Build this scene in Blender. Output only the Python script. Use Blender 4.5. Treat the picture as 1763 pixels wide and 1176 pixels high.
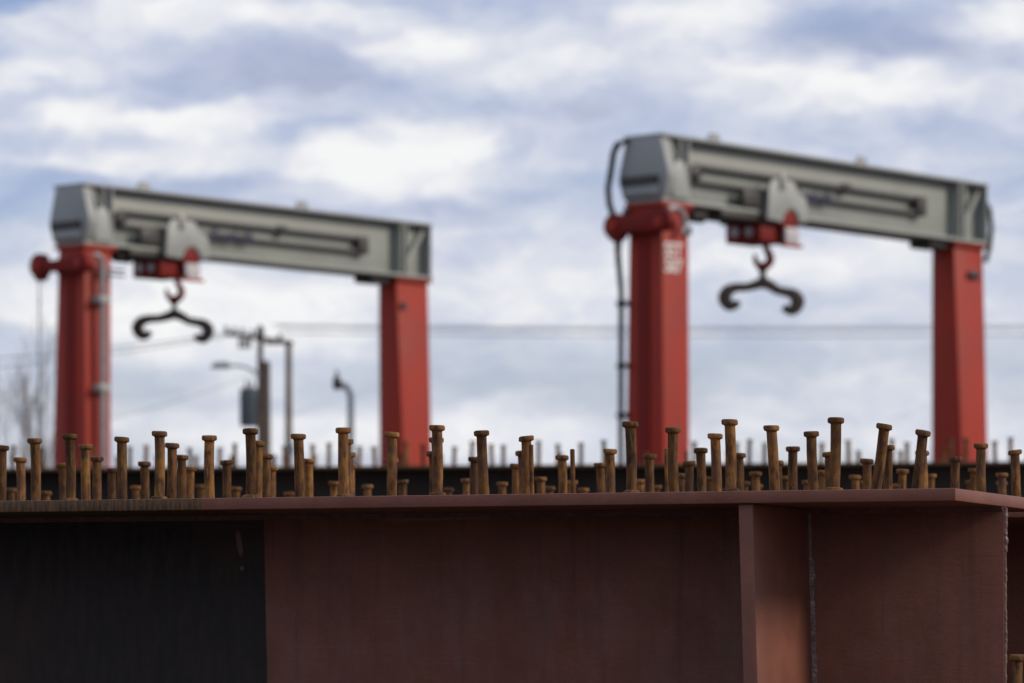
import bpy, bmesh, math, random
from mathutils import Vector, Matrix
random.seed(7)
for o in list(bpy.data.objects): bpy.data.objects.remove(o)
SC = bpy.context.scene
COL = SC.collection
R = math.radians

# ------------------------------------------------------------------ camera
FPX, CX, YH, CAMZ = 6611.0, 881.5, 1080.0, 1.2      # 135 mm lens, photo 1763 px wide
cd = bpy.data.cameras.new('camera'); cam = bpy.data.objects.new('camera', cd); COL.objects.link(cam)
cd.sensor_width = 36.0; cd.lens = 135.0
cd.shift_y = (YH - 588.0) / 1763.0
cd.clip_start = 0.1; cd.clip_end = 20000
cam.location = (0, 0, CAMZ); cam.rotation_euler = (R(90), 0, 0)
cd.dof.use_dof = True; cd.dof.focus_distance = 8.35; cd.dof.aperture_fstop = 6.4
SC.camera = cam
def at(x, y, D):
    return Vector(((x-CX)/FPX*D, D, CAMZ + (YH-y)/FPX*D))

# ------------------------------------------------------------------ sky
SUN_AZ, SUN_EL = 101.0, 29.0       # degrees, azimuth clockwise from +Y (view direction)
W = bpy.data.worlds.new('World'); SC.world = W; W.use_nodes = True
nt = W.node_tree; nt.nodes.clear()
def N(tree, typ, **kw):
    n = tree.nodes.new(typ)
    for k, v in kw.items():
        if k.startswith('i_'):
            key = k[2:]; key = int(key) if key.isdigit() else key
            n.inputs[key].default_value = v
        else: setattr(n, k, v)
    return n
def mth(tree, op, a, b=None, c=None, clamp=False):
    n = tree.nodes.new('ShaderNodeMath'); n.operation = op; n.use_clamp = clamp
    for i, s in enumerate((a, b, c)):
        if s is None: continue
        if isinstance(s, (int, float)): n.inputs[i].default_value = s
        else: tree.links.new(s, n.inputs[i])
    return n.outputs[0]
def mixc(tree, fac, a, b, blend='MIX'):
    n = tree.nodes.new('ShaderNodeMix'); n.data_type = 'RGBA'; n.blend_type = blend
    for s, i in ((fac, 0), (a, 6), (b, 7)):
        if isinstance(s, (int, float)): n.inputs[i].default_value = s
        elif isinstance(s, tuple): n.inputs[i].default_value = s + (1,) if len(s) == 3 else s
        else: tree.links.new(s, n.inputs[i])
    return n.outputs[2]
def ramp(tree, fac, lo, hi, a=0.0, b=1.0, smooth=True):
    n = tree.nodes.new('ShaderNodeMapRange'); n.interpolation_type = 'SMOOTHSTEP' if smooth else 'LINEAR'
    tree.links.new(fac, n.inputs[0])
    for i, v in enumerate((lo, hi, a, b)): n.inputs[i+1].default_value = v
    return n.outputs[0]
def noise(tree, vec, scale, detail=4, rough=0.55, dist=0.0, color=False):
    n = tree.nodes.new('ShaderNodeTexNoise'); n.inputs['Scale'].default_value = scale
    n.inputs['Detail'].default_value = detail; n.inputs['Roughness'].default_value = rough
    n.inputs['Distortion'].default_value = dist
    if vec is not None: tree.links.new(vec, n.inputs['Vector'])
    return n.outputs['Color' if color else 'Fac']

def build_world():
    L = nt.links
    sky = N(nt, 'ShaderNodeTexSky'); sky.sky_type = 'NISHITA'; sky.sun_disc = False
    sky.sun_elevation = R(SUN_EL); sky.sun_rotation = R(SUN_AZ); sky.air_density = 1.0
    sky.dust_density = 0.6; sky.ozone_density = 1.6
    tc = N(nt, 'ShaderNodeTexCoord'); sp = N(nt, 'ShaderNodeSeparateXYZ'); L.new(tc.outputs['Generated'], sp.inputs[0])
    x, y, z = sp.outputs
    az = mth(nt, 'ARCTAN2', x, y); el = mth(nt, 'ARCSINE', z)
    cb = N(nt, 'ShaderNodeCombineXYZ'); L.new(az, cb.inputs[0]); L.new(el, cb.inputs[1])
    p0 = cb.outputs[0]                                    # azimuth / elevation in radians
    def vm(op, a, b):
        n = nt.nodes.new('ShaderNodeVectorMath'); n.operation = op
        for i, s in enumerate((a, b)):
            if isinstance(s, tuple): n.inputs[i].default_value = s
            else: L.new(s, n.inputs[i])
        return n.outputs['Value'] if op in ('LENGTH',) else n.outputs[0]
    st = vm('MULTIPLY', p0, (1.0, 2.2, 1.0))
    dn = noise(nt, st, 30, 9, 0.6, 0, True)
    warp = vm('MULTIPLY', vm('SUBTRACT', dn, (.5, .5, .5)), (0.034, 0.019, 0.0))
    p = vm('ADD', p0, warp)
    stw = vm('MULTIPLY', p, (1.0, 2.6, 1.0))
    base = noise(nt, stw, 14, 8, 0.58, 0.3)
    fine = noise(nt, vm('MULTIPLY', p, (1.0, 2.2, 1.0)), 60, 6, 0.6, 0.2)
    def blobs(lst):
        tot = None
        for (px, py, rx, ry, amp) in lst:
            a0 = math.atan((px-CX)/FPX); e0 = math.atan((YH-py)/FPX)
            q = vm('MULTIPLY', vm('SUBTRACT', p, (a0, e0, 0)), (FPX/rx, FPX/ry, 0))
            l = nt.nodes.new('ShaderNodeVectorMath'); l.operation = 'LENGTH'; L.new(q, l.inputs[0])
            m = ramp(nt, l.outputs['Value'], 0.25, 1.40, amp*.92, 0.0)
            tot = m if tot is None else mth(nt, 'ADD', tot, m)
        return tot
    white = blobs([(150, 205, 130, 34, .75), (350, 222, 130, 36, .8), (250, 275, 230, 34, .45), (725, 245, 120, 42, .9), (700, 300, 185, 50, .6), (560, 275, 120, 32, .5), (620, 20, 330, 30, .35),
                   (720, 75, 110, 45, .6), (900, 100, 230, 62, .55), (1190, 40, 170, 45, .35), (1480, 155, 320, 62, .6), (1720, 50, 110, 50, .6),
                   (1330, 110, 150, 40, .35), (350, 540, 330, 75, .75), (80, 90, 140, 60, .3), (60, 140, 110, 30, .35), (1300, 430, 350, 60, .4),
                   (950, 500, 320, 60, .35), (560, 740, 420, 38, .5), (1350, 760, 420, 40, .4), (330, 20, 260, 35, .3), (80, 540, 120, 40, .3),
                   (1400, 640, 260, 25, .2)])
    shade = blobs([(1420, 70, 150, 50, .9), (1620, 70, 140, 40, .7), (340, 322, 330, 26, .5), (680, 368, 260, 26, .5), (430, 130, 220, 70, .62),
                   (570, 130, 170, 60, .45), (1000, 180, 180, 40, .35), (230, 190, 110, 18, .25), (60, 300, 150, 25, .35), (1720, 110, 130, 30, .5),
                   (900, 220, 300, 40, .35), (1660, 230, 200, 40, .25), (1740, 170, 60, 30, .3)])
    blue = blobs([(20, -5, 110, 36, 1.7), (40, 350, 110, 62, 1.0), (20, 450, 80, 40, .55), (210, 660, 190, 60, .55), (900, 640, 420, 70, .42),
                  (1400, 45, 110, 40, .55), (500, 430, 320, 60, .18), (1500, 620, 420, 60, .4), (1740, 290, 120, 60, .35), (1000, 360, 150, 60, .25),
                  (1550, 500, 260, 60, .3)])
    cover = mth(nt, 'ADD', ramp(nt, base, .30, .66, .40, 1.0), mth(nt, 'MULTIPLY', white, .8))
    cover = mth(nt, 'SUBTRACT', cover, mth(nt, 'MULTIPLY', blue, 0.85), clamp=True)
    lum = mth(nt, 'ADD', mth(nt, 'MULTIPLY', white, 0.95), ramp(nt, fine, .3, .7, -.20, .26))
    lum = mth(nt, 'SUBTRACT', mth(nt, 'ADD', lum, ramp(nt, base, .35, .65, -.08, .2)), mth(nt, 'MULTIPLY', shade, 1.0))
    lum = mth(nt, 'ADD', lum, .36, clamp=False)
    lum = ramp(nt, lum, -.45, 1.15, 0, 1, False)
    cr = N(nt, 'ShaderNodeValToRGB'); L.new(lum, cr.inputs[0])
    e = cr.color_ramp.elements
    e[0].position = 0; e[0].color = (4.2, 4.65, 6.2, 1)
    e[1].position = 1; e[1].color = (9.2, 9.25, 9.3, 1)
    k = e.new(.45); k.color = (6.1, 6.5, 7.8, 1)
    k = e.new(.75); k.color = (7.9, 8.05, 8.6, 1)
    skyc = mixc(nt, 1.0, sky.outputs[0], (1.07, 1.00, 1.26), 'MULTIPLY')
    col = mixc(nt, cover, skyc, cr.outputs[0])
    bg = N(nt, 'ShaderNodeBackground'); L.new(col, bg.inputs[0]); bg.inputs[1].default_value = 0.1
    out = N(nt, 'ShaderNodeOutputWorld'); L.new(bg.outputs[0], out.inputs[0])
build_world()

# ------------------------------------------------------------------ sun (behind thin cloud: soft)
sd = bpy.data.lights.new('sun', 'SUN'); sun = bpy.data.objects.new('sun', sd); COL.objects.link(sun)
sd.energy = 2.5; sd.angle = R(13); sd.color = (1.0, .87, .70)
sv = Vector((math.sin(R(SUN_AZ))*math.cos(R(SUN_EL)), math.cos(R(SUN_AZ))*math.cos(R(SUN_EL)), math.sin(R(SUN_EL))))
sun.rotation_euler = sv.to_track_quat('Z', 'Y').to_euler(); sun.location = sv*60
SC.view_settings.view_transform = 'Standard'; SC.view_settings.look = 'None'
SC.view_settings.exposure = 0.0; SC.view_settings.gamma = 1.0; SC.view_settings.use_curve_mapping = False
SC.render.engine = 'CYCLES'

# ------------------------------------------------------------------ materials
def newmat(name):
    m = bpy.data.materials.new(name); m.use_nodes = True
    t = m.node_tree; b = t.nodes['Principled BSDF']
    return m, t, b
def objco(t, rnd=True):
    tc = t.nodes.new('ShaderNodeTexCoord')
    if not rnd: return tc.outputs['Object']
    oi = t.nodes.new('ShaderNodeObjectInfo'); a = t.nodes.new('ShaderNodeVectorMath'); a.operation = 'MULTIPLY_ADD'
    cbn = t.nodes.new('ShaderNodeCombineXYZ')
    for i in range(3): t.links.new(oi.outputs['Random'], cbn.inputs[i])
    t.links.new(cbn.outputs[0], a.inputs[0]); a.inputs[1].default_value = (7.3, 3.1, 5.7); t.links.new(tc.outputs['Object'], a.inputs[2])
    return a.outputs[0]
def vscale(t, v, s):
    n = t.nodes.new('ShaderNodeVectorMath'); n.operation = 'MULTIPLY'; t.links.new(v, n.inputs[0]); n.inputs[1].default_value = s
    return n.outputs[0]
def bump(t, b, h, strength, dist=0.002):
    n = t.nodes.new('ShaderNodeBump'); n.inputs['Strength'].default_value = strength; n.inputs['Distance'].default_value = dist
    t.links.new(h, n.inputs['Height']); t.links.new(n.outputs[0], b.inputs['Normal'])
def paint(name, col, rough=.45, var=.15, scale=3.0, dirt=(.08, .06, .05), dirtamt=.25, spec=.5, metal=0):
    m, t, b = newmat(name); v = objco(t)
    n1 = noise(t, v, scale, 6, .6); n2 = noise(t, vscale(t, v, (6, 6, .7)), scale, 5, .65)
    c = mixc(t, ramp(t, n1, .3, .7), tuple(x*(1-var) for x in col), tuple(min(1, x*(1+var)) for x in col))
    c = mixc(t, ramp(t, n2, .52, .8, 0, dirtamt), c, dirt)
    t.links.new(c, b.inputs['Base Color']); b.inputs['Specular IOR Level'].default_value = spec; b.inputs['Metallic'].default_value = metal
    t.links.new(ramp(t, n1, .2, .8, rough-.08, rough+.1), b.inputs['Roughness'])
    return m
def rust_mat():
    m, t, b = newmat('rusted_stud_steel'); v = objco(t)
    oi = t.nodes.new('ShaderNodeObjectInfo')
    n1 = noise(t, vscale(t, v, (1, 1, .28)), 95, 6, .62, .4); n2 = noise(t, v, 26, 4, .6); n3 = noise(t, vscale(t, v, (1, 1, .10)), 190, 4, .6)
    c = mixc(t, ramp(t, n1, .32, .68), (.042, .020, .010), (.175, .084, .028))
    c = mixc(t, ramp(t, n2, .45, .7, 0, .6), c, (.235, .118, .030))
    c = mixc(t, ramp(t, n3, .58, .72, 0, .55), c, (.27, .20, .13))
    c = mixc(t, ramp(t, noise(t, v, 14, 3, .5), .55, .68, 0, .7), c, (.075, .040, .030))
    c = mixc(t, 1.0, c, mixc(t, oi.outputs['Random'], (.58, .55, .54), (1.38, 1.32, 1.18)), 'MULTIPLY')
    t.links.new(c, b.inputs['Base Color']); b.inputs['Roughness'].default_value = .82; b.inputs['Specular IOR Level'].default_value = .25
    bump(t, b, mth(t, 'ADD', n1, mth(t, 'MULTIPLY', n3, .6)), .55, .0012)
    return m
SCUFFS = ((.396, 1.392, .0085, .034, .16), (.402, 1.335, .006, .006, 0))
def girder_mat(name, u0, end_streak=False):
    """primed brown for u > u0 (girder length in metres), bare mill scale with rust for u < u0"""
    m, t, b = newmat(name); v = objco(t, False)
    s = t.nodes.new('ShaderNodeSeparateXYZ'); t.links.new(v, s.inputs[0])
    edge = mth(t, 'ADD', s.outputs[0], mth(t, 'MULTIPLY', s.outputs[2], .022))
    edge = mth(t, 'ADD', edge, mth(t, 'MULTIPLY', mth(t, 'SUBTRACT', noise(t, v, 40, 3, .6), .5), .004))
    mask = ramp(t, edge, u0-.0025+.032, u0+.0025+.032)
    # primer
    n1 = noise(t, v, 5, 6, .6); n2 = noise(t, vscale(t, v, (1, 1, 5)), 60, 5, .65); n3 = noise(t, v, 260, 3, .6)
    pc = mixc(t, ramp(t, n1, .3, .7), (.140, .047, .028), (.195, .068, .041))
    pc = mixc(t, ramp(t, n2, .35, .72, 0, .4), pc, (.085, .036, .030))
    pc = mixc(t, ramp(t, n3, .62, .74, 0, .3), pc, (.20, .125, .11))
    pc = mixc(t, ramp(t, noise(t, vscale(t, v, (1, 1, .12)), 22, 5, .6), .60, .74, 0, .30), pc, (.155, .095, .082))
    def lines(rot, sc, lo, hi):
        mp = t.nodes.new('ShaderNodeMapping'); mp.inputs['Rotation'].default_value = (0, rot, 0); mp.inputs['Scale'].default_value = sc
        t.links.new(v, mp.inputs[0]); return ramp(t, noise(t, mp.outputs[0], 1.0, 3, .6), lo, hi)
    runs = noise(t, vscale(t, v, (1, 1, .035)), 30, 6, .65)
    pc = mixc(t, ramp(t, runs, .5, .72, 0, .45), pc, (.070, .031, .027))
    pc = mixc(t, mth(t, 'MULTIPLY', lines(.35, (2.5, 1, 160), .66, .70), .28), pc, (.055, .026, .022))
    pc = mixc(t, mth(t, 'MULTIPLY', lines(-.95, (3, 1, 190), .68, .71), .22), pc, (.21, .115, .095))
    # mill scale
    m1 = noise(t, vscale(t, v, (1, 1, .22)), 34, 6, .65); m2 = noise(t, v, 2.1, 5, .6)
    mc = mixc(t, ramp(t, m1, .35, .7), (.0125, .0090, .0088), (.024, .0160, .0145))
    mc = mixc(t, ramp(t, m2, .50, .68, 0, .8), mc, (.042, .021, .013))
    # rust on plate edges/top and a scuff where the scale has flaked off
    geo = t.nodes.new('ShaderNodeNewGeometry')
    for (su, sz, ru, rz, tilt) in SCUFFS:
        dx = mth(t, 'SUBTRACT', s.outputs[0], su); dz = mth(t, 'SUBTRACT', s.outputs[2], sz)
        dx = mth(t, 'ADD', dx, mth(t, 'MULTIPLY', dz, tilt))
        rr2 = mth(t, 'ADD', mth(t, 'POWER', mth(t, 'ABSOLUTE', mth(t, 'DIVIDE', dx, ru)), 2.0), mth(t, 'POWER', mth(t, 'ABSOLUTE', mth(t, 'DIVIDE', dz, rz)), 2.0))
        rr2 = mth(t, 'ADD', rr2, mth(t, 'MULTIPLY', mth(t, 'SUBTRACT', noise(t, v, 60, 3, .6), .5), 1.6))
        mc = mixc(t, ramp(t, rr2, .45, 1.1, .85, 0.0), mc, (.135, .082, .062))
    col = mixc(t, mask, mc, pc)
    t.links.new(col, b.inputs['Base Color'])
    rr = ramp(t, noise(t, vscale(t, v, (1, 1, .4)), 8, 6, .7), .3, .7, .36, .68)
    rg = t.nodes.new('ShaderNodeMix'); t.links.new(mask, rg.inputs[0]); rg.inputs[2].default_value = .62; t.links.new(rr, rg.inputs[3])
    t.links.new(rg.outputs[0], b.inputs['Roughness']); b.inputs['Specular IOR Level'].default_value = .26
    h = mth(t, 'ADD', mth(t, 'MULTIPLY', noise(t, vscale(t, v, (1, 1, 1.8)), 90, 5, .6), 1.0), mth(t, 'MULTIPLY', n3, .5))
    h = mth(t, 'ADD', h, mth(t, 'MULTIPLY', noise(t, v, 3.5, 2, .5), 9.0))
    bump(t, b, h, .36, .0012)
    return m
def flange_mat(name, u0):
    m, t, b = newmat(name); v = objco(t, False)
    s = t.nodes.new('ShaderNodeSeparateXYZ'); t.links.new(v, s.inputs[0])
    mask = ramp(t, s.outputs[0], u0-.0015, u0+.0015)
    n1 = noise(t, v, 9, 6, .6); n2 = noise(t, vscale(t, v, (.35, 1, 2.2)), 160, 5, .65, .6)
    pc = mixc(t, ramp(t, n1, .3, .7), (.150, .051, .032), (.195, .072, .046))
    pc = mixc(t, ramp(t, n2, .35, .7, 0, .45), pc, (.100, .043, .036))
    st = noise(t, vscale(t, v, (1, 1, .13)), 130, 4, .7)
    rc = mixc(t, ramp(t, st, .35, .68), (.048, .024, .012), (.155, .080, .032))
    rc = mixc(t, ramp(t, noise(t, v, 24, 5, .65), .5, .72, 0, .7), rc, (.060, .034, .026))
    rc = mixc(t, ramp(t, noise(t, v, 46, 3, .6), .68, .73, 0, .7), rc, (.21, .19, .18))
    t.links.new(mixc(t, mask, rc, pc), b.inputs['Base Color'])
    b.inputs['Roughness'].default_value = .52; b.inputs['Specular IOR Level'].default_value = .32
    bump(t, b, mth(t, 'ADD', n2, st), .35, .0012)
    return m
def simple(name, c, rough=.6, metal=0.0):
    return paint(name, c, rough, .12, 5.0, tuple(x*.5 for x in c), .2, .4, metal)
M = {}
M['rust'] = rust_mat()
M['web'] = girder_mat('primed_and_bare_web', .458)
M['flange'] = flange_mat('primed_and_bare_flange', .4975)
M['primer'] = girder_mat('brown_primer', -50)
M['primer_edge'] = flange_mat('brown_primer_plate', -50)
M['bare'] = girder_mat('bare_mill_scale', 50)
M['rusty_plate'] = flange_mat('rusty_plate', 50)
def weld_mat(name, fleck, amt):
    m, t, b = newmat(name); v = objco(t, False)
    n1 = noise(t, v, 210, 5, .7); n2 = noise(t, v, 45, 4, .6)
    c = mixc(t, ramp(t, n2, .35, .7), (.085, .045, .041), (.135, .075, .066))
    f = mth(t, 'MULTIPLY', ramp(t, n1, .54-.1*amt, .66, 0, 1), ramp(t, n2, .40-.15*amt, .62, 0, 1))
    c = mixc(t, f, c, fleck)
    t.links.new(c, b.inputs['Base Color']); t.links.new(ramp(t, f, 0, 1, .42, .24), b.inputs['Roughness'])
    b.inputs['Specular IOR Level'].default_value = .4; bump(t, b, n1, .6, .0015)
    return m
M['weld'] = weld_mat('bright_weld_metal', (.34, .27, .25), .8)
M['weld_painted'] = weld_mat('painted_weld', (.15, .075, .062), .2)
M['weld_edge'] = weld_mat('rough_painted_edge', (.22, .14, .125), .4)
M['red'] = paint('crane_red_paint', (.30, .023, .010), .6, .12, 1.2, (.13, .040, .030), .5, .32)
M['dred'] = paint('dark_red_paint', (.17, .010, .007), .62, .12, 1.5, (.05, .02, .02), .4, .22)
M['grey'] = paint('crane_grey_paint', (.265, .285, .262), .5, .06, 1.2, (.20, .19, .16), .35)
M['mgrey'] = paint('mid_grey_paint', (.26, .275, .275), .5, .08, 1.2, (.12, .11, .10), .35)
M['lgrey'] = paint('pale_trolley_paint', (.315, .335, .32), .5, .05, 1.2, (.3, .28, .25), .3)
M['black'] = simple('black_rubber', (.018, .018, .02), .5)
M['dark'] = simple('dark_machinery', (.045, .043, .04), .5, .2)
M['iron'] = simple('dark_forged_iron', (.035, .026, .024), .55, .3)
M['conduit'] = simple('galvanised_conduit', (.30, .29, .29), .4, .4)
M['navy'] = simple('navy_lettering', (.02, .022, .05), .4)
M['white'] = simple('white_lettering', (.75, .74, .72), .5)
M['dgrey'] = simple('dark_grey_cable', (.085, .085, .08), .6)
M['load'] = simple('faded_white_plate', (.48, .46, .48), .6)
M['wood'] = paint('weathered_pole_wood', (.085, .068, .055), .85, .25, 1.5, (.04, .03, .025), .5, .2)
M['woodlt'] = paint('brown_pole_wood', (.15, .115, .09), .85, .25, 1.5, (.06, .045, .035), .5, .2)
M['galv'] = simple('grey_galvanised_steel', (.20, .23, .26), .45, .3)
M['trafo'] = simple('blue_grey_transformer_paint', (.10, .125, .15), .45)
M['ceramic'] = simple('dark_glazed_ceramic', (.05, .04, .04), .25)
M['wire'] = simple('dull_wire', (.06, .065, .075), .5, .4)
M['bark'] = paint('bare_branch_bark', (.17, .145, .13), .9, .25, 3, (.08, .07, .06), .4, .2)
def gravel():
    m, t, b = newmat('gravel_yard'); v = objco(t, False)
    n1 = noise(t, v, 18, 6, .7); n2 = noise(t, v, .35, 5, .6)
    c = mixc(t, n1, (.045, .040, .036), (.12, .105, .09)); c = mixc(t, ramp(t, n2, .4, .65, 0, .5), c, (.06, .048, .038))
    t.links.new(c, b.inputs['Base Color']); b.inputs['Roughness'].default_value = .92; bump(t, b, n1, .8, .02)
    return m
M['gravel'] = gravel()

# ------------------------------------------------------------------ mesh helpers
class MB:
    def __init__(self): self.v = []; self.f = []; self.sm = []
    def add(self, vs, fs, smooth=False):
        o = len(self.v); self.v += [tuple(p) for p in vs]
        self.f += [tuple(i+o for i in f) for f in fs]; self.sm += [smooth]*len(fs); return self
    def box(self, x0, x1, y0, y1, z0, z1):
        vs = [(x, y, z) for z in (z0, z1) for x, y in ((x0, y0), (x1, y0), (x1, y1), (x0, y1))]
        return self.hexa(vs)
    def hexa(self, vs):
        return self.add(vs, [(3, 2, 1, 0), (4, 5, 6, 7), (0, 1, 5, 4), (1, 2, 6, 5), (2, 3, 7, 6), (3, 0, 4, 7)])
    def prism(self, poly, a, b, axis):
        """extrude a 2D polygon between a and b along axis (0: poly=(y,z), 1: poly=(x,z), 2: poly=(x,y))"""
        def P(p, t):
            if axis == 0: return (t, p[0], p[1])
            if axis == 1: return (p[0], t, p[1])
            return (p[0], p[1], t)
        n = len(poly); vs = [P(p, a) for p in poly] + [P(p, b) for p in poly]
        fs = [tuple(range(n)), tuple(range(2*n-1, n-1, -1))] + [(i, (i+1) % n, n+(i+1) % n, n+i) for i in range(n)]
        return self.add(vs, fs)
    def tube(self, pts, r, n=10, cap=True, squash=None):
        pts = [Vector(p) for p in pts]; rs = r if isinstance(r, (list, tuple)) else [r]*len(pts)
        vs = []; up = None
        for i, p in enumerate(pts):
            d = (pts[min(i+1, len(pts)-1)]-pts[max(i-1, 0)]).normalized()
            if up is None: up = Vector((0, 0, 1)) if abs(d.z) < .9 else Vector((1, 0, 0))
            a = d.cross(up).normalized(); b = a.cross(d).normalized(); up = b
            for k in range(n):
                t = 2*math.pi*k/n; vs.append(p + (a*math.cos(t)+b*math.sin(t))*rs[i])
        fs = [(i*n+k, i*n+(k+1) % n, (i+1)*n+(k+1) % n, (i+1)*n+k) for i in range(len(pts)-1) for k in range(n)]
        self.add(vs, fs, True)
        if cap:
            m = (len(pts)-1)*n; o = len(self.v)-len(vs)
            self.f += [tuple(o+k for k in range(n-1, -1, -1)), tuple(o+m+k for k in range(n))]; self.sm += [False, False]
        return self
    def lathe(self, prof, n=24, c=(0, 0, 0), axis=2, wob=0.0):
        vs = []
        for r, h in prof:
            for k in range(n):
                t = 2*math.pi*k/n; q = r*(1+random.uniform(-wob, wob))
                a, b = q*math.cos(t), q*math.sin(t)
                v = (a, b, h) if axis == 2 else ((h, a, b) if axis == 0 else (b, h, a))
                vs.append((v[0]+c[0], v[1]+c[1], v[2]+c[2]))
        fs = [(i*n+k, i*n+(k+1) % n, (i+1)*n+(k+1) % n, (i+1)*n+k) for i in range(len(prof)-1) for k in range(n)]
        self.add(vs, fs, True); m = (len(prof)-1)*n; o = len(self.v)-len(vs)
        self.f += [tuple(o+k for k in range(n-1, -1, -1)), tuple(o+m+k for k in range(n))]; self.sm += [False, False]
        return self
    def mesh(self, name, mat, bevel=0, recalc=True):
        me = bpy.data.meshes.new(name); me.from_pydata(self.v, [], self.f)
        me.polygons.foreach_set('use_smooth', self.sm); me.materials.append(mat)
        bm = bmesh.new(); bm.from_mesh(me)
        if recalc: bmesh.ops.recalc_face_normals(bm, faces=bm.faces)
        if bevel:
            es = [e for e in bm.edges if len(e.link_faces) == 2 and e.calc_face_angle(0) > .6]
            bmesh.ops.bevel(bm, geom=es, offset=bevel, segments=2, affect='EDGES', profile=.5)
        bm.to_mesh(me); bm.free()
        try: me.set_sharp_from_angle(angle=R(40))
        except Exception: pass
        return me
    def build(self, name, mat, parent=None, bevel=0):
        return link(name, self.mesh(name, mat, bevel), parent)
def link(name, me, parent=None):
    o = bpy.data.objects.new(name, me); COL.objects.link(o)
    if parent is not None: o.parent = parent
    return o
def tag(o, label=None, cat=None, group=None, kind=None):
    for k, v in (('label', label), ('category', cat), ('group', group), ('kind', kind)):
        if v: o[k] = v
    return o
def empty(name, loc, rz=0.0):
    o = bpy.data.objects.new(name, None); COL.objects.link(o); o.location = loc; o.rotation_euler = (0, 0, rz); o.empty_display_size = .2
    return o
def text_mesh(s, size, mat, shear=0, depth=.004, name='lettering', bold=.015):
    cu = bpy.data.curves.new('t', 'FONT'); cu.body = s; cu.size = size; cu.extrude = depth; cu.shear = shear; cu.offset = size*bold
    cu.align_x = 'LEFT'; cu.space_line = .95
    o = bpy.data.objects.new('t', cu); COL.objects.link(o)
    dg = bpy.context.evaluated_depsgraph_get(); me = bpy.data.meshes.new_from_object(o.evaluated_get(dg)); bpy.data.objects.remove(o)
    me.name = name; me.materials.clear(); me.materials.append(mat)
    return me

# ------------------------------------------------------------------ ground
g = MB(); g.add([(-6000, -300, 0), (6000, -300, 0), (6000, 9000, 0), (-6000, 9000, 0)], [(0, 1, 2, 3)])
tag(g.build('ground', M['gravel']), kind='structure')

# ------------------------------------------------------------------ girders
FT = 0.0255                       # flange plate thickness
FLANGE_UP, STUD_H = .282, .157    # flange top above the camera, stud height
ZT = CAMZ + FLANGE_UP
AX, AY = -1.143, 3.81*FPX/2938
ang1 = math.atan2((3.458-3.81)*FPX/2938, .8986+1.143)
dU = Vector((math.cos(ang1), math.sin(ang1))); dV = Vector((-math.sin(ang1), math.cos(ang1)))

def stud_mesh(name, i):
    random.seed(i)
    h = STUD_H; hr = .0174; sr = .0114
    p = [(.0122, -.001), (.0119, .004), (sr, .010)] + [(sr, .01+(h-.0245)*k/4) for k in range(1, 5)]
    p += [(.0126, h-.0128), (hr-.0014, h-.0118), (hr, h-.0098), (hr, h-.0030), (hr-.0022, h-.0004), (.006, h), (.0004, h)]
    m = MB().lathe(p, 22, wob=.022)
    bx, by = random.uniform(-.0022, .0022), random.uniform(-.0022, .0022); tx, ty = random.uniform(-.07, .07), random.uniform(-.07, .07)
    out = []
    for (x, y, z) in m.v:                      # slightly bent shank, head not quite square, a dent or two
        t = max(0, z/h); hd = 1.0 if z > h-.0135 else 0.0
        out.append((x+bx*math.sin(t*3.1), y+by*math.sin(t*3.1), z+hd*(tx*x+ty*y)))
    m.v = out
    return m.mesh(name, M['rust'])
STUDS = [stud_mesh('shear_stud', i) for i in range(9)]
def collar_mesh(i):
    random.seed(40+i)
    p = [(.0165, -.001), (.0190, .001), (.0192, .0060), (.0172, .0096), (.0116, .0115)]
    return MB().lathe(p, 18, wob=.09).mesh('weld_collar', M['rust'])
COLLARS = [collar_mesh(i) for i in range(3)]

def girder(name, label, loc, ang, u0, u1, width, web_v, top, mats, webt=.020):
    G = empty(name, (loc[0], loc[1], 0), ang); tag(G, label, 'girder')
    MB().box(u0, u1, 0, width, top-FT, top).build('top_flange', mats[0], G, .0022)
    MB().box(u0, u1-.001, web_v-webt/2, web_v+webt/2, FT+.0005, top-FT-.0005).build('web', mats[1], G, .0012)
    MB().box(u0, u1, 0, width, 0, FT).build('bottom_flange', mats[0], G, .0022)
    for zz, s in ((top-FT, -1), (FT, 1)):
        MB().prism([(web_v-webt/2, zz), (web_v-webt/2-.011, zz), (web_v-webt/2, zz+s*.011)], u0, u1-.004, 0).build('fillet_weld', mats[2], G)
    return G
def place_stud(G, u, v, top, lean=(0, 0), i=0, collar=False, scale=1.0):
    o = link('shear_stud', STUDS[i % 9], G); o.location = (u, v, top)
    o.rotation_euler = (lean[1], lean[0], random.uniform(0, 6.28) if abs(lean[0])+abs(lean[1]) < 1e-4 else 0); o.scale = (1, 1, scale)
    if collar:
        c = link('weld_collar', COLLARS[i % 3], o); c.rotation_euler = (0, 0, i*1.3)
    return o

G1 = girder('steel_girder', 'nearest plate girder, its web bare black on the left and primed brown on the right', (AX, AY), ang1, -3.2, 2.19, .80, .42, ZT,
            (M['flange'], M['web'], M['weld_painted']))
a2 = ang1 + math.atan(.058)
def gpt(u, v): q = Vector((AX, AY)) + dU*u + dV*v; return (q.x, q.y)
G2 = girder('steel_girder', 'second plate girder, close behind the nearest one, rusty studs on top', gpt(0, 1.05), a2, -3.4, 2.9, 1.0, .5, ZT-.001,
            (M['primer_edge'], M['primer'], M['weld_painted']))
a3 = ang1 - math.atan(.115)
G3 = girder('steel_girder', 'third plate girder from the front, only its pale blurred studs showing above the flanges', gpt(0, 2.69), a3, -3.6, 2.6, 1.22, .6, ZT-.002,
            (M['primer_edge'], M['primer'], M['weld_painted']))

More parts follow.
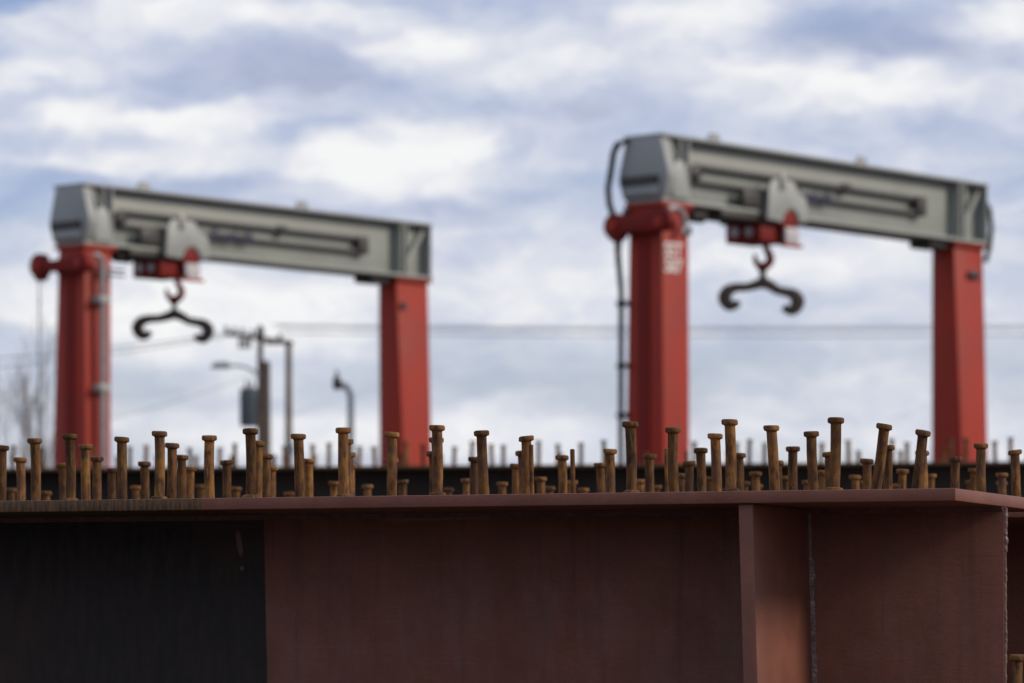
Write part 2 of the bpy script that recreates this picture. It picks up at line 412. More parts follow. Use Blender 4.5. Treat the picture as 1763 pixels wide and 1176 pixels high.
# stiffener, welds and scratches on the nearest girder
def lean_box(u0, u1, v0, v1, z0, z1, lean):
    vs = []
    for z in (z0, z1):
        s = (ZT-FT-z)*lean
        vs += [(u0+s, v0, z), (u1+s, v0, z), (u1+s, v1, z), (u0+s, v1, z)]
    return MB().hexa(vs)
LEAN = .030
sti = lean_box(1.724, 1.756, .012, .409, FT+.001, ZT-FT-.001, LEAN).build('stiffener', M['primer_edge'], G1, .003)
lean_box(1.724, 1.756, .431, .79, FT+.001, ZT-FT-.001, LEAN).build('stiffener', M['primer_edge'], G1, .003)
def bead(pts, r, mat, name='weld_bead', seed=1, amp=.3, parent=G1):
    random.seed(seed); P = []; Rr = []; w = 0.0; ph = 0.0
    for a, b in zip(pts[:-1], pts[1:]):
        a, b = Vector(a), Vector(b); n = max(2, int((b-a).length/.0024))
        for k in range(n):
            t = k/n; w = w*.7+random.uniform(-1, 1)*.3; ph += random.uniform(.5, 1.4)
            P.append(a.lerp(b, t)+Vector((w, w*.5, 0))*r*.35); Rr.append(r*(1+amp*(.35*math.sin(ph)+.5*w+random.uniform(-.25, .25))))
    return MB().tube(P, Rr, 10).build(name, mat, parent)
zt = ZT-FT
def fillet(u, v, z0, z1, size, mat, seed):
    random.seed(seed); m = MB(); n = int((z0-z1)/.003); vs = []; w = 0
    for k in range(n+1):
        z = z0+(z1-z0)*k/n; q = u+(zt-z)*LEAN; w = w*.75+random.uniform(-1, 1)*.25
        a = size*(1+.5*w+random.uniform(-.16, .16)); b = size*(1-.3*w+random.uniform(-.16, .16)); d = .34+random.uniform(-.06, .06)
        vs += [(q-.001, v+.001, z), (q+a, v+.0005, z), (q+a*d, v-b*d, z), (q-.0005, v-b, z)]
    fs = [(i*4+j, i*4+(j+1) % 4, i*4+4+(j+1) % 4, i*4+4+j) for i in range(n) for j in range(4)]
    return m.add(vs, fs, True).build('fillet_weld', mat, G1)
fillet(1.756, .410, zt-.105, zt-.62, .0090, M['weld'], 3)
fillet(1.756, .410, zt-.002, zt-.105, .006, M['weld_painted'], 2)
fillet(1.756, .410, zt-.62, FT+.01, .010, M['weld_painted'], 4)
bead([(1.722, .404, zt-.004), (1.722+1.4*LEAN, .404, FT+.01)], .0055, M['weld_painted'], seed=5)
bead([(2.189, .417, zt-.002), (2.189, .417, zt-.10)], .0058, M['weld_edge'], seed=6, amp=.30)
bead([(2.1895, .416, zt-.10), (2.1895, .416, FT+.01)], .0042, M['weld_edge'], seed=7, amp=.15)

# studs: pixel of the head centre, pixel height of the head top, optional pixel of the foot
SP = [(4,766.4),(34.7,787),(58.5,754.5,61.6),(61,806),(120,747,121.5),(146.4,764.7,149),(166.8,785,168.5),(192.6,805),(107.5,797),(209.7,752,210.5),(249.5,794),(274.3,742,274),(296,762.6),(312,782.7),(327.8,802.5),(360.8,749.4,361.5),(390.7,791.2),(430.9,738,431.5),(445,758.9),(458.5,780.7),(467.7,801.8),(513,746.6,516),(531,789),(591,736,593),(595.7,755.5),(601,778.6),(603,799),(675,743.6,674.5),(674.4,787.5),(751.6,731.7,753),(750.6,752.8),(745.5,776.6),(828.9,741,835),(817.7,785.8),(905.8,750.4,908.5),(899,775.6),(888.5,797.7),(967.4,783),(1033,796),(1050,772),(1084.5,726,1087),(1118.5,781,1120.5),(1158.7,735.4,1161),(1186.7,793),(1206,770.8,1207.5),(1231,746.3,1235),(1256.4,721.9,1258),(1272,779),(1327.5,732,1334),(1337.7,792),(1365.4,767.8,1366.5),(1397,742.3,1402.6),(1428,777),(1439.8,719,1435.8),(1492.7,789),(1523.7,730,1505.8),(1528,765,1527),(1590.5,741,1575),(1587.5,775,1590),(1645.5,786),(1689,762.4,1691),(1747,773.7,1751),
(234,835.5),(346.5,833),(407,837),(80,844.6),(19,839),(575,827.6),(498,846),(632.5,833),(693.8,825),(771,839),(804,823),(864,828.7),(931,819.8),(946,836),(1005,839),(985.5,826),(1104,824),(1130,834.5),(1300.5,811),(1304,832),(1353,818.5),(1390,826),(1472,816.7),(1484.7,827),(1543,832),(1554,806.5),(1603,815),(1671,826),(1677,805),(1724.7,813),(1724,827.6),(1175,814),(1222,820),(1282,827.6),(1419,809),(1415,834)]
random.seed(11)
def to_local(G, ang, X, Y):
    q = Vector((X-G.location.x, Y-G.location.y)); c, s = math.cos(ang), math.sin(ang)
    return q.x*c+q.y*s, -q.x*s+q.y*c
GS = ((G1, ang1, .80, ZT), (G2, a2, 1.0, ZT-.001), (G3, a3, 1.22, ZT-.002))
for i, s in enumerate(SP):
    D = (FLANGE_UP+STUD_H)*FPX/(YH-s[1]); X = (s[0]-CX)/FPX*D
    v1 = (Vector((X-AX, D-AY))).dot(dV)
    G, an, wd, tp = GS[0] if v1 < .95 else (GS[1] if v1 < 2.3 else GS[2])
    lean = math.atan((s[2]-s[0])*D/FPX/STUD_H) if len(s) > 2 else random.gauss(0, .012)
    fx = X + math.tan(lean)*STUD_H
    u, v = to_local(G, an, fx, D); v = min(max(v, .03), wd-.03)
    place_stud(G, u, v, tp, (-lean, random.gauss(0, .008)), i, collar=(G is G1), scale=1/max(.9, math.cos(lean)))
# the rows run on to the left, out of the frame
for k in range(1, 10):
    for G, vs, u0, tp in ((G1, (.15, .36, .62), -.13, ZT), (G2, (.16, .48, .80), -.85, ZT-.001), (G3, (.2, .5, .85), -1.75, ZT-.002)):
        for j, v in enumerate(vs):
            u = u0-.2275*k + (.0 if j else .05)
            q = Vector((G.location.x, G.location.y)); an = G.rotation_euler.z
            X = q.x+math.cos(an)*u-math.sin(an)*v; Y = q.y+math.sin(an)*u+math.cos(an)*v
            if X/Y*FPX+CX < -25: place_stud(G, u, v, tp, (random.gauss(0, .015), 0), k+j)
# threaded rods screwed upright between the studs
def rod_mesh(h):
    r = .0056; p = []; z = 0
    while z < h-.003:
        p += [(r*.86, z), (r, z+.0012)]; z += .0024
    p += [(r*.9, h-.001), (.0005, h)]
    return MB().lathe(p, 12).mesh('threaded_rod', M['rust'])
for (px, py, v) in ((916, 764.7, .52), (986.8, 772.5, .30), (1149, 771, .62)):
    q = (px-CX)/FPX; u = (q*(AY+v*dV.y)-AX-v*dV.x)/(dU.x-q*dU.y)
    D = AY+u*dU.y+v*dV.y; h = CAMZ+(YH-py)/FPX*D-ZT
    o = link('threaded_rod', rod_mesh(h), G1); o.location = (u, v, ZT-.0005); o.rotation_euler = (0, R(-1.0), 0)
# crumbs of weld spatter on the flange edge
random.seed(5)
sp = MB()
for k in range(170):
    u = random.uniform(-.3, 2.15); v = random.uniform(.004, .2); r = random.uniform(.0008, .0026)
    sp.lathe([(r*.9, -.0006), (r, r*.3), (r*.6, r*.9), (r*.1, r)], 5, (u, v, ZT), wob=.25)
tag(sp.build('weld_spatter', M['rust'], G1), kind='stuff')

# lower girder beyond the end of the nearest one (only one of its studs reaches into the frame)
D = 7.75; hx = at(1752, 1127, D)
top4 = hx.z-STUD_H
G4 = girder('steel_girder', 'lower girder past the primed end, one stud showing in the bottom right corner', (hx.x-.06, hx.y-.16), ang1, 0, 3.0, .5, .25, top4,
            (M['primer_edge'], M['primer'], M['weld_painted']))
for k in range(5):
    for j, v in enumerate((.13, .38)):
        u, vv = to_local(G4, ang1, hx.x, hx.y) if (k == 0 and j == 0) else (.075+k*.225, v)
        place_stud(G4, u, vv, top4, (0, 0), k+j, collar=True)

# far, deeper girder that crosses the whole picture
zr = 1.37
D0, D1 = zr*FPX/(YH-805), zr*FPX/(YH-796)
P0 = Vector(((200-CX)/FPX*D0, D0)); P1 = Vector(((1500-CX)/FPX*D1, D1)); dd = (P1-P0).normalized(); ang5 = math.atan2(dd.y, dd.x)
top5 = CAMZ+zr
G5 = girder('steel_girder', 'long dark girder far behind the others, blurred studs along its rusty top edge', (P0.x, P0.y), ang5, -5, 12, .7, .35, top5,
            (M['rusty_plate'], M['bare'], M['bare']))
random.seed(21)
FARX = [22, 71, 223, 250, 327, 379, 405, 490, 538, 566, 618, 645, 700, 728, 782, 812, 847, 866, 927, 960, 1000, 1040, 1195, 1270, 1290, 1316, 1413, 1461, 1536, 1561, 1636, 1663, 1714, 1740, 160, 450]
for i, px in enumerate(FARX):
    v = (.12, .34, .58)[i % 3]; q = (px-CX)/FPX
    nv = Vector((-dd.y, dd.x)); u = (q*(P0.y+v*nv.y)-P0.x-v*nv.x)/(dd.x-q*dd.y)
    place_stud(G5, u, v, top5, (random.gauss(0, .03), 0), i, scale=random.uniform(.92, 1.08)*1.25).scale.xy = (1.6, 1.6)
for k in range(46):
    place_stud(G5, -4.5+k*.36+random.uniform(-.03, .03), .62, top5, (random.gauss(0, .03), 0), k, scale=.80).scale.xy = (1.6, 1.6)

# ------------------------------------------------------------------ gantry cranes
BT = 7.90+CAMZ      # beam top
BH = 1.09           # beam height
def arc(cx, cz, r, a0, a1, n):
    return [(cx+r*math.cos(R(a0+(a1-a0)*k/n)), cz+r*math.sin(R(a0+(a1-a0)*k/n))) for k in range(n+1)]
def crane(fl, ang, label, second, BL, tu):
    C = empty('gantry_crane', (fl.x, fl.y, 0), ang); tag(C, label, 'crane', 'red and grey gantry cranes')
    zt, zb = BT, BT-BH; wy = .75
    # main beam: I-shaped with broad flanges
    bm = MB().box(.02, BL-.02, .20, .56, zb+.062, zt-.052)
    beam = bm.build('main_beam', M['grey'], C, .01)
    MB().box(-.04, BL+.03, -.03, wy+.03, zt-.05, zt).build('upper_flange', M['mgrey'], beam, .006)
    MB().box(-.02, BL+.04, -.01, wy, zb, zb+.06).build('lower_flange', M['grey'], beam, .006)
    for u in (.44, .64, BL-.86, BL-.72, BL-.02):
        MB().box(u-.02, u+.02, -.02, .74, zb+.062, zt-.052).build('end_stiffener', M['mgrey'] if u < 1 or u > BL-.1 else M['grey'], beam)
    for u in (BL-.78,):
        MB().prism([(u, zb+.10), (u+.09, zb+.062), (u+.74, zt-.15), (u+.66, zt-.08)], .10, .15, 1).build('diagonal_brace', M['grey'], beam)
    for u in (1.75, 5.9):
        MB().prism([(u-.20, zt-.002), (u+.20, zt-.002), (u+.09, zt+.19), (u-.09, zt+.19)], .30, .36, 1).build('lifting_lug', M['mgrey'], beam, .01)
    # bulged housing on the left end
    hx_ = [(.02, zt-.052), (wy-.02, zt-.052), (wy+.12, zb+.50), (wy+.13, zb+.36), (wy+.03, zb+.062), (-.02, zb+.062), (-.15, zb+.34), (-.13, zb+.52)]
    h = MB().prism(hx_, -.05, .16, 0).build('end_housing', M['mgrey'], C, .012)
    MB().box(-.12, -.052, .06, wy+.04, zb+.28, zb+.42).build('vent_slot', M['dark'], h)
    MB().box(-.11, -.051, .02, wy-.02, zb+.10, zb+.26).build('junction_box', M['mgrey'], h, .01)
    MB().prism([(.18, zb+.07), (.60, zb+.07), (.52, zb+.62), (.36, zb+.70), (.22, zb+.60)], -.06, .16, 1).build('access_cover', M['lgrey'], h, .015)
    MB().prism([(.20, zt-.10), (.27, zt-.10), (.60, zb+.42), (.60, zb+.30)], .05, .12, 1).build('gusset', M['grey'], h)
    # festoon loop on the beam face
    lp = MB(); zc = zt-.56; ra = .125
    path = [(.98+.0, .10, zc+ra)]
    ring = [(7.30, zc+ra)] + arc(7.30, zc, ra, 90, -90, 8)[1:] + [(1.0, zc-ra)] + arc(1.0, zc, ra, 270, 90, 8)[1:]
    pts = []
    for a, b in zip(ring, ring[1:]+ring[:1]):
        n = 12 if abs(a[0]-b[0]) > 1 else 1
        for k in range(n): pts.append((a[0]+(b[0]-a[0])*k/n, .11, a[1]+(b[1]-a[1])*k/n))
    pts.append(pts[0])
    fe = lp.tube(pts, .045, 8).build('festoon_loop', M['dgrey'], C)
    MB().box(7.18, 7.44, .02, .19, zc-.17, zc+.17).build('end_stop', M['dark'], fe, .02)
    MB().box(5.02, 5.22, .03, .19, zc+.05, zc+.20).build('cable_clamp', M['dark'], fe, .02)
    MB().lathe([(.10, .02), (.13, .04), (.13, .19)], 16, (.92, 0, zc), 1).build('guide_wheel', M['dark'], fe)
    # lettering on the beam
    t = link('lettering', text_mesh('Shuttlelift', .30, M['navy'], .12, bold=.03), beam); t.rotation_euler = (R(90), 0, 0); t.location = (3.22+tu*.5, .060, zc-.21)
    # legs
    def leg(u0t, u1t, y0t, y1t, u0b, u1b, y0b, y1b):
        z0 = .95; z1 = zb
        vs = [(u0b, y0b, z0), (u1b, y0b, z0), (u1b, y1b, z0), (u0b, y1b, z0), (u0t, y0t, z1), (u1t, y0t, z1), (u1t, y1t, z1), (u0t, y1t, z1)]
        return MB().hexa(vs).build('leg', M['red'], C, .012)
    L1 = leg(-.01, .67, .02, .68, -.02, .65, -.05, .80) if second else leg(-.01, .64, .02, .68, -.02, .57, -.05, .96)
    L2 = leg(BL-.90, BL+.02, .10, .56, BL-.66, BL+.08, -.07, .74)
    for (LL, u0, u1, y0, y1) in ((L1, -.06, .74, -.04, .75), (L2, BL-.98, BL+.07, .02, .66)):
        MB().box(u0, u1, y0, y1, zb-.07, zb-.001).build('leg_cap', M['red'], LL, .006)
    # recessed stripe down the outer face of the left leg
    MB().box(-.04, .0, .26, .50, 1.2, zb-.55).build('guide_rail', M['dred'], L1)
    # sill beams and wheels at the foot
    for u in (.29, BL-.35):
        s = MB().box(u-.28, u+.28, -1.5, 2.2, .62, .95).build('sill_beam', M['red'], C, .02)
        for yy in (-1.1, 1.8):
            w = MB().lathe([(.22, -.16), (.42, -.15), (.45, -.10), (.45, .10), (.42, .15), (.22, .16)], 28, (u, yy, .45), 0).build('wheel', M['black'], s)
            MB().lathe([(.05, -.185), (.21, -.18), (.21, .18), (.05, .185)], 20, (u, yy, .45), 0).build('rim', M['mgrey'], w)
    # pivot arm across the left leg
    zc2 = zb-.36
    if second:
        prof = [(-.18, zc2-.14)] + arc(-.10, zc2+.02, .22, 200, 70, 8) + [(.35, zc2+.17), (.75, zc2+.17)] + arc(.86, zc2, .21, 100, -60, 8) + [(.90, zc2-.25), (.76, zc2-.24), (.66, zc2-.13)]
    else:
        prof = [(-.14, zc2-.16)] + arc(-.06, zc2+.0, .20, 200, 70, 8) + [(.35, zc2+.11), (.86, zc2+.09)] + arc(1.02, zc2+.02, .22, 120, -60, 8) + [(1.06, zc2-.26), (.94, zc2-.24), (.84, zc2-.10), (.30, zc2-.13)]
    A = MB().prism(prof, -.22, -.04, 0).build('pivot_arm', M['dred'], C, .02)
    for yy in ((-.08, .87) if second else (-.05, 1.03)):
        MB().lathe([(.03, -.27), (.085, -.26), (.085, -.20)], 16, (0, yy, zc2+.0), 0).build('pivot_pin', M['red'], A)
    MB().box(-.04, .04, .02, .70, zc2-.15, zc2+.12).build('mounting_plate', M['dred'], A, .01)
    # trolley on the beam
    T = MB().prism([(2.02, zt-.62), (2.16, zt-.49), (2.28, zt-.50), (2.30, zt-.60), (2.44, zt-.60), (2.48, zt-.48), (2.72, zt-.52), (2.80, zt-.66), (3.04, zt-.76), (3.08, zt-1.14), (2.86, zt-1.17), (2.80, zt-1.03), (2.64, zt-.94), (2.46, zt-1.03), (2.38, zt-1.20), (1.97, zt-1.18)], -.16, -.10, 1)
    T = T.build('trolley_plate', M['lgrey'], C, .008); T.location = (tu, 0, 0)
    MB().box(2.30, 2.42, -.20, -.16, zt-.66, zt-.38).build('bracket', M['conduit'], T, .01)
    MB().box(1.15-tu*.4, 1.92, -.02, .60, zb-.13, zb-.002).build('hoist_motor', M['dark'], T, .03)
    MB().lathe([(.05, 0), (.13, .01), (.13, .36), (.05, .37)], 18, (.95-tu, .25, zb-.11), 0).build('drive_gearbox', M['dark'], T)
    MB().box(1.45, 1.94, -.06, .05, zt-1.0, zt-.72).build('shade_box', M['dark'], T, .02)  # dark box standing in for shade on the beam beside the trolley plate
    MB().box(1.95, 2.95, -.09, .82, zb-.13, zb-.003).build('carriage', M['dark'], T, .01)
    RB = MB().box(1.98, 2.72, 0.0, .72, zb-.44, zb-.135).build('hoist_frame', M['dred'], T, .012)
    for yy in (.22, .52):
        MB().lathe([(.02, -.03), (.085, -.025), (.085, 0)], 16, (1.978, yy, zb-.27), 0).build('bolt_cap', M['conduit'], RB)
    MB().lathe([(.05, -.13), (.19, -.125), (.22, -.10), (.19, -.04), (.05, -.035)], 24, (2.64, 0, zb-.10), 1).build('rope_sheave', M['dred'], T)
    MB().box(2.48, 2.84, -.16, -.105, zb-.43, zb-.18).build('load_plate', M['load'], T, .01)
    MB().box(2.40, 2.92, -.18, -.08, zb-.50, zb-.452).build('foot_rail', M['red'], T)
    MB().box(BL-1.6, BL-1.05, .12, .58, zb-.15, zb-.002).build('travel_motor', M['dark'], C, .04)
    # hook
    hu, hy, hz = (2.52 if second else 2.68)+tu, .36, zb-.43
    # screen-parallel hook: the hook hangs turned towards the open side of the yard
    H = empty('hook_block', (hu, hy, hz)); H.parent = C
    ca = -ang + (R(6) if not second else R(16)); H.rotation_euler = (0, 0, ca)
    hp = [(0.04, 0, .02), (.06, 0, -.06), (.09, 0, -.12)] + [(p[0], 0, p[1]) for p in arc(.0, -.235, .135, 45, -190, 16)] + [(-.145, 0, -.16)]
    rr = [.055, .055, .06] + [.062+.022*math.sin(math.pi*k/16) - (.030*k/16) for k in range(17)] + [.012]
    MB().tube(hp, rr, 10).build('hook', M['dred'], H)
    return C, C.matrix_basis, (hu, hy, hz), ca+ang

def spreader(pos, rz, label):
    S = empty('lifting_hanger', pos, rz); tag(S, label, 'lifting hanger', 'lifting hangers under the crane hooks')
    k = .00162
    def strip(pts, wid, sgn):
        L_, R_ = [], []
        P = [Vector(p)*k for p in pts]
        # smooth with Catmull-Rom
        Q = []; Wd = []
        for i in range(len(P)-1):
            p0, p1, p2, p3 = P[max(i-1, 0)], P[i], P[i+1], P[min(i+2, len(P)-1)]
            for j in range(5):
                t = j/5
                Q.append(.5*((2*p1)+(p2-p0)*t+(2*p0-5*p1+4*p2-p3)*t*t+(3*p1-p0-3*p2+p3)*t**3)); Wd.append((wid[i]*(1-t)+wid[i+1]*t)*k)
        Q.append(P[-1]); Wd.append(wid[-1]*k)
        for i, q in enumerate(Q):
            d = (Q[min(i+1, len(Q)-1)]-Q[max(i-1, 0)]).normalized(); nn = Vector((-d.y, d.x))
            L_.append(q+nn*Wd[i]/2); R_.append(q-nn*Wd[i]/2)
        m = MB(); n = len(Q)
        vs = [(p.x, y, p.y) for y in (-.05, .05) for p in L_+R_]
        fs = []
        for i in range(n-1):
            fs += [(i, i+1, n+i+1, n+i), (2*n+i, 3*n+i, 3*n+i+1, 2*n+i+1), (i, 2*n+i, 2*n+i+1, i+1), (n+i, n+i+1, 3*n+i+1, 3*n+i)]
        fs += [(0, n, 3*n, 2*n), (n-1, 3*n-1, 4*n-1, 2*n-1)]
        return m.add(vs, fs)
    left = [(0, -10), (-80, -40), (-180, -65), (-280, -70), (-370, -100), (-412, -160), (-402, -215), (-355, -256), (-300, -246), (-262, -216)]
    right = [(0, -10), (80, -40), (165, -88), (260, -105), (340, -130), (384, -185), (374, -240), (328, -286), (270, -280), (230, -252)]
    wd = [118, 100, 84, 90, 116, 130, 124, 112, 88, 56]
    strip(left, wd, 1).build('arm', M['iron'], S, .008)
    strip(right, wd, 1).build('arm', M['iron'], S, .008)
    MB().prism([(-.07, -.06), (.07, -.06), (.045, .08), (.032, .20), (-.032, .20), (-.045, .08)], -.055, .055, 1).build('shank', M['iron'], S, .01)
    MB().tube([(p[0], 0, p[1]+.23) for p in arc(0, 0, .075, 0, 360, 18)], .022, 8, cap=False).build('eye', M['iron'], S)
    return S

angc = R(49.4)
FLa = at(147, 319, 7.85*FPX/(YH-319)); FLb = at(1142, 234, 7.85*FPX/(YH-234))
cranes = []
for fl, lab, sec in ((FLa, 'farther gantry crane on the left, grey conduit clamped down its red leg', False),
                     (FLb, 'nearer gantry crane on the right, black hoses and white number on its red leg', True)):
    BL = 9.28 if sec else 9.20
    C, mw, (hu, hy, hz), rz = crane(fl, angc, lab, sec, BL, .60 if sec else -.13)
    p = Matrix.Translation((fl.x, fl.y, 0)) @ Matrix.Rotation(angc, 4, 'Z') @ Vector((hu, hy, hz))
    spreader((p.x, p.y, p.z-.62), rz, 'black curled lifting hanger on the hook of the %s crane' % ('right' if sec else 'left'))
    zb = BT-BH; zt_ = BT
    if not sec:
        cp = [(.10, -.12, zb-.20)] + [(.12+.16*math.sin(R(a)), -.14, zb-.36+.16*math.cos(R(a))) for a in range(0, 91, 15)] + [(.28, -.16, zb-1.0), (.28, -.16, 3.0), (.28, -.16, 1.1)]
        cd_ = MB().tube(cp, .06, 10).build('conduit', M['conduit'], C)
        for z in (zb-.98, zb-2.55, zb-4.2): MB().box(.15, .41, -.235, -.02, z-.06, z+.06).build('pipe_clamp', M['lgrey'], cd_, .015)
        for z in (zb-.42, zb-.52): MB().box(.20, .86, -.12, -.085, z-.02, z+.02).build('step_bar', M['dark'], C)
        MB().tube([(-.10, 1.10, zb-.56), (-.10, 1.10, 1.0)], .012, 6).build('sensor_cable', M['dark'], C)
        MB().box(BL-.80, BL-.66, .03, .12, zb-.62, zb-.50).build('limit_switch', M['dark'], C)
    else:
        def hose(pts, r): return MB().tube(pts, r, 8).build('hydraulic_hose', M['black'], C)
        for j in range(3):
            o = .05*j
            hose([(-.05, .66+o, zt_-.08), (-.12, .78+o, zt_-.12), (-.16, .86+o*.6, zt_-.26), (-.19, .90+o*.6, zt_-.60), (-.20, .95+o*.5, zb+.25), (-.19, .93+o*.5, zb+.0), (-.15, .87+o*.6, zb-.20)], .032)
            hose([(-.10, .90-o, zb-.50), (-.08, .90-o*.6, zb-.80), (-.06, .84-o*.5, zb-1.4), (-.05, .86-o*.5, 3.6), (-.05, .90-o*.5, 1.0)], .026)
        for z in (zb-1.6, zb-2.6, zb-3.4): MB().box(-.10, .03, .70, .89, z-.04, z+.04).build('hose_clamp', M['dark'], C)
        MB().box(-.05, .12, .68, .80, zb-.34, zb-.08).build('valve_block', M['black'], C)
        g_ = [(.14+.26*math.sin(R(a)), -.12, zb-.34+.24*math.cos(R(a))) for a in range(-40, 131, 17)]
        MB().tube(g_, .055, 10).build('hose_guard', M['conduit'], C)
        MB().box(.54, .66, -.07, .06, zb-.50, zb-.36).build('work_light', M['black'], C, .02)
        for j, (s_, zz) in enumerate((('SST', zb-.86), ('587', zb-1.12))):
            me = text_mesh(s_, .31, M['white'], 0); o = link('lettering', me, C)
            o.rotation_euler = (R(90.9), 0, 0); o.location = (.03, (.03-.07*(zb-zz)/5.8)-.012, zz)
        MB().tube([(BL+.02, .10, zt_-.25), (BL+.09, .0, zt_-.45), (BL+.12, -.02, zt_-.8), (BL+.09, .0, zb-.02), (BL+.05, .06, zb-.30)], .045, 8).build('hydraulic_hose', M['black'], C)
        MB().box(BL-.50, BL-.18, .02, .11, zb-.62, zb-.50).build('limit_switch', M['black'], C, .01)
    cranes.append(C)

# ------------------------------------------------------------------ utility poles, street light, pipe, wires
def pole(px, py, D, r, mat, label):
    t = at(px, py, D); P = empty('utility_pole', (t.x, t.y, 0)); tag(P, label, 'utility pole', 'utility poles beyond the yard')
    MB().tube([(0, 0, 0), (0, 0, t.z*.5), (0, 0, t.z)], [r*1.25, r*1.1, r*.85], 14).build('shaft', mat, P)
    return P, t
D = 150.0; mpp = D/FPX
P1_, t1 = pole(448, 562, D, .13, M['wood'], 'thin utility pole with crossarm and street light, between the left crane\'s legs')
zA = t1.z-.42
ca_ = MB().hexa([(-60*mpp, -.18, zA+.06), (57*mpp, -.18, zA-.32), (57*mpp, -.06, zA-.32), (-60*mpp, -.06, zA+.06), (-60*mpp, -.18, zA+.22), (57*mpp, -.18, zA-.16), (57*mpp, -.06, zA-.16), (-60*mpp, -.06, zA+.22)]).build('crossarm', M['wood'], P1_)
for dx, up in ((-58, 1), (-44, 1), (-30, 1), (-14, 1), (34, 1)):
    zz = zA+.14-(dx+60)/117*.38
    MB().lathe([(.02, 0), (.09, .05), (.05, .10), (.10, .15), (.06, .22), (.03, .24)], 10, (dx*mpp, -.12, zz+.06)).build('insulator', M['ceramic'], ca_)
for dx in (-34, -26, -18):
    MB().lathe([(.03, 0), (.09, -.08), (.05, -.2), (.09, -.3), (.02, -.42)], 10, (dx*mpp, -.12, zA-.06)).build('cutout_fuse', M['ceramic'], ca_)
MB().lathe([(.05, -.25), (.16, -.2), (.16, .25), (.04, .42)], 10, (0, 0, zA+.05)).build('pole_top_bracket', M['dark'], P1_)
# street light on a curved arm
za = at(0, 648, D).z; zl = at(0, 630, D).z
arm = MB().tube([(0, -.1, za), (-18*mpp, -.1, za+.30), (-38*mpp, -.1, za+.42), (-58*mpp, -.1, zl)], .05, 8).build('light_arm', M['galv'], P1_)
MB().hexa([(-86*mpp, -.28, zl-.10), (-52*mpp, -.22, zl-.12), (-52*mpp, .02, zl-.12), (-86*mpp, .08, zl-.10), (-78*mpp, -.20, zl+.13), (-54*mpp, -.18, zl+.16), (-54*mpp, -.02, zl+.16), (-78*mpp, 0, zl+.13)]).build('street_light_head', M['galv'], arm, .02)
P2_, t2 = pole(457, 622, D+2, .22, M['wood'], 'thick short utility pole carrying a blue-grey transformer')
tr = at(429, 735, D+2); th = at(429, 668, D+2).z
TB = MB().lathe([(.31, tr.z), (.35, tr.z+.05), (.35, th-.12), (.37, th-.10), (.37, th-.04), (.24, th)], 20, (tr.x-t2.x, -.1, 0)).build('transformer', M['trafo'], P2_)
for dx in (-.1, .1): MB().lathe([(.03, th-.02), (.07, th+.06), (.04, th+.14), (.06, th+.2), (.02, th+.32)], 8, (tr.x-t2.x+dx, -.1, 0)).build('bushing', M['ceramic'], TB)
for k in range(7):
    a = R(200+k*23); q = (tr.x-t2.x+math.cos(a)*.36, -.1+math.sin(a)*.36)
    MB().box(q[0]-.02, q[0]+.02, q[1]-.02, q[1]+.02, tr.z+.15, th-.25).build('cooling_fin', M['trafo'], TB)
MB().box(tr.x-t2.x+.2, 0, -.15, -.05, th-.5, th-.38).build('mounting_bracket', M['dark'], P2_)
P3_, t3 = pole(497, 588, D+6, .15, M['woodlt'], 'bare brown utility pole just right of the crossarm')
MB().box(-42*mpp, .12, -.22, -.16, t3.z-.14, t3.z+.02).build('crossarm', M['wood'], P3_)
MB().box(-.2, .25, -.2, .0, t3.z-4.6, t3.z-4.2).build('cable_box', M['galv'], P3_)
# gooseneck vent pipe
D = 95.0; b = at(604, 800, D); r = .085
zc_ = at(0, 682, D).z; ra_ = 20*D/FPX
vp = [(b.x, D, 0), (b.x, D, zc_-.3)] + [(b.x-ra_+ra_*math.cos(R(a)), D, zc_+ra_*math.sin(R(a))) for a in range(0, 91, 15)] + [(at(580, 0, D).x, D, zc_+ra_)]
V = empty('vent_pipe', (b.x, D, 0)); tag(V, 'grey vent pipe bent over at the top like a gooseneck', 'vent pipe')
MB().tube([(p[0]-b.x, 0, p[2]) for p in vp], r, 12).build('pipe', M['galv'], V)
e_ = at(580, 660, D)
MB().lathe([(.10, -.10), (.16, -.09), (.16, .09), (.10, .10)], 16, (e_.x-b.x, 0, e_.z), 0).build('end_flange', M['dark'], V)
MB().box(e_.x-b.x-.04, e_.x-b.x+.04, -.04, .04, e_.z+.1, e_.z+.32).build('valve_stem', M['galv'], V)
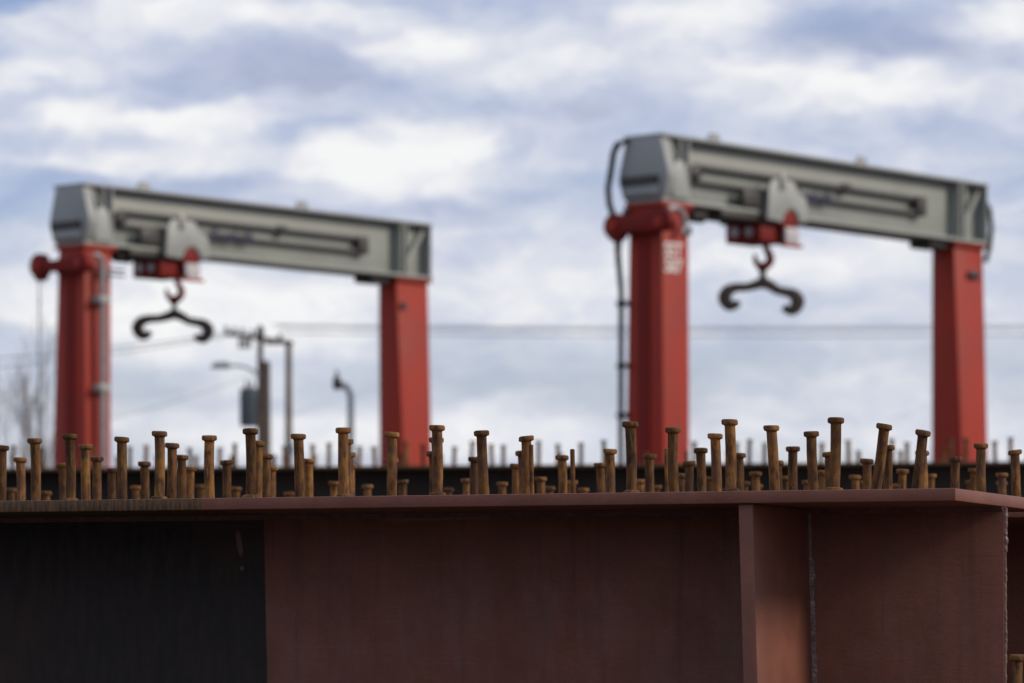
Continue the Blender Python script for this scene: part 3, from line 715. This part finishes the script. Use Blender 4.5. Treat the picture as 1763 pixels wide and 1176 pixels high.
# wires
def wire(name, p, q, sag, r, label):
    p, q = Vector(p), Vector(q); n = 24; mid = (p+q)/2; pts = []
    for k in range(n+1):
        t = k/n; c = p.lerp(q, t); c.z -= sag*4*t*(1-t); pts.append(c-p)
    o = MB().tube(pts, r, 6).build(name, M['wire'], None); o.location = p
    return tag(o, label, 'wire', 'overhead wires')
D = 150.0
for i, (y0, y1, what) in enumerate(((556, 566, 'uppermost'), (560, 571, 'middle'), (570, 584, 'lowest'))):
    a = at(470+i*8, y0+3, D-.3); bb = at(2300, y1-16, 178)
    wire('power_line', a, bb, .22, .022, '%s of the three power lines running right from the poles' % what)
for i, (yl, what) in enumerate(((606, 'upper'), (626, 'lower'))):
    a = at(392+i*14, 574+i*2, D-.2); bb = at(-420, yl+22+i*8, 165)
    wire('power_line', a, bb, .4, .020, '%s thin wire falling left from the crossarm behind the left crane' % what)
wire('service_cable', at(446, 640, D-.2), at(120, 734, 120), .2, .010, 'slack service cable slanting down left below the street light')

# ------------------------------------------------------------------ bare tree on the left
def bare_tree(px, topy, D, label, seed):
    random.seed(seed); t = at(px, topy, D); T = empty('bare_tree', (t.x, D, 0)); tag(T, label, 'tree')
    H = t.z; tr = MB(); br = MB()
    tr.tube([(0, 0, 0), (.05, 0, H*.15), (.02, .03, H*.30)], [.17, .13, .10], 8, cap=False)
    def twig(p, d, l, r, lev):
        pts = [p]; q = p.copy(); n = 6; e = d.copy()
        for k in range(n):
            e = (e+Vector((random.gauss(0, .05), random.gauss(0, .05), .06))).normalized(); q = q+e*l/n; pts.append(q.copy())
        rs = [max(.006, r*(1-.8*k/n)) for k in range(n+1)]
        br.tube(pts, rs, 5 if lev < 2 else 4, cap=False)
        if lev >= 3: return
        for j in range((7, 4, 3)[lev]):
            i = random.randint(1, n); side = Vector((random.gauss(0, 1), random.gauss(0, 1), 0)).normalized()
            twig(pts[i], (e+side*random.uniform(.15, .55)+Vector((0, 0, .2))).normalized(), l*random.uniform(.35, .6), rs[i]*.6, lev+1)
    for k in range(7):
        a = random.uniform(0, 6.28); z = H*random.uniform(.12, .28)
        twig(Vector((0, 0, z)), Vector((math.cos(a)*random.uniform(.03, .17), math.sin(a)*random.uniform(.03, .17), 1)).normalized(), (H-z)*random.uniform(.52, .80), .045, 0)
    tr.build('trunk', M['bark'], T); br.build('crown', M['bark'], T)
bare_tree(52, 575, 112, 'bare grey tree at the left edge, behind the left crane\'s leg', 3)
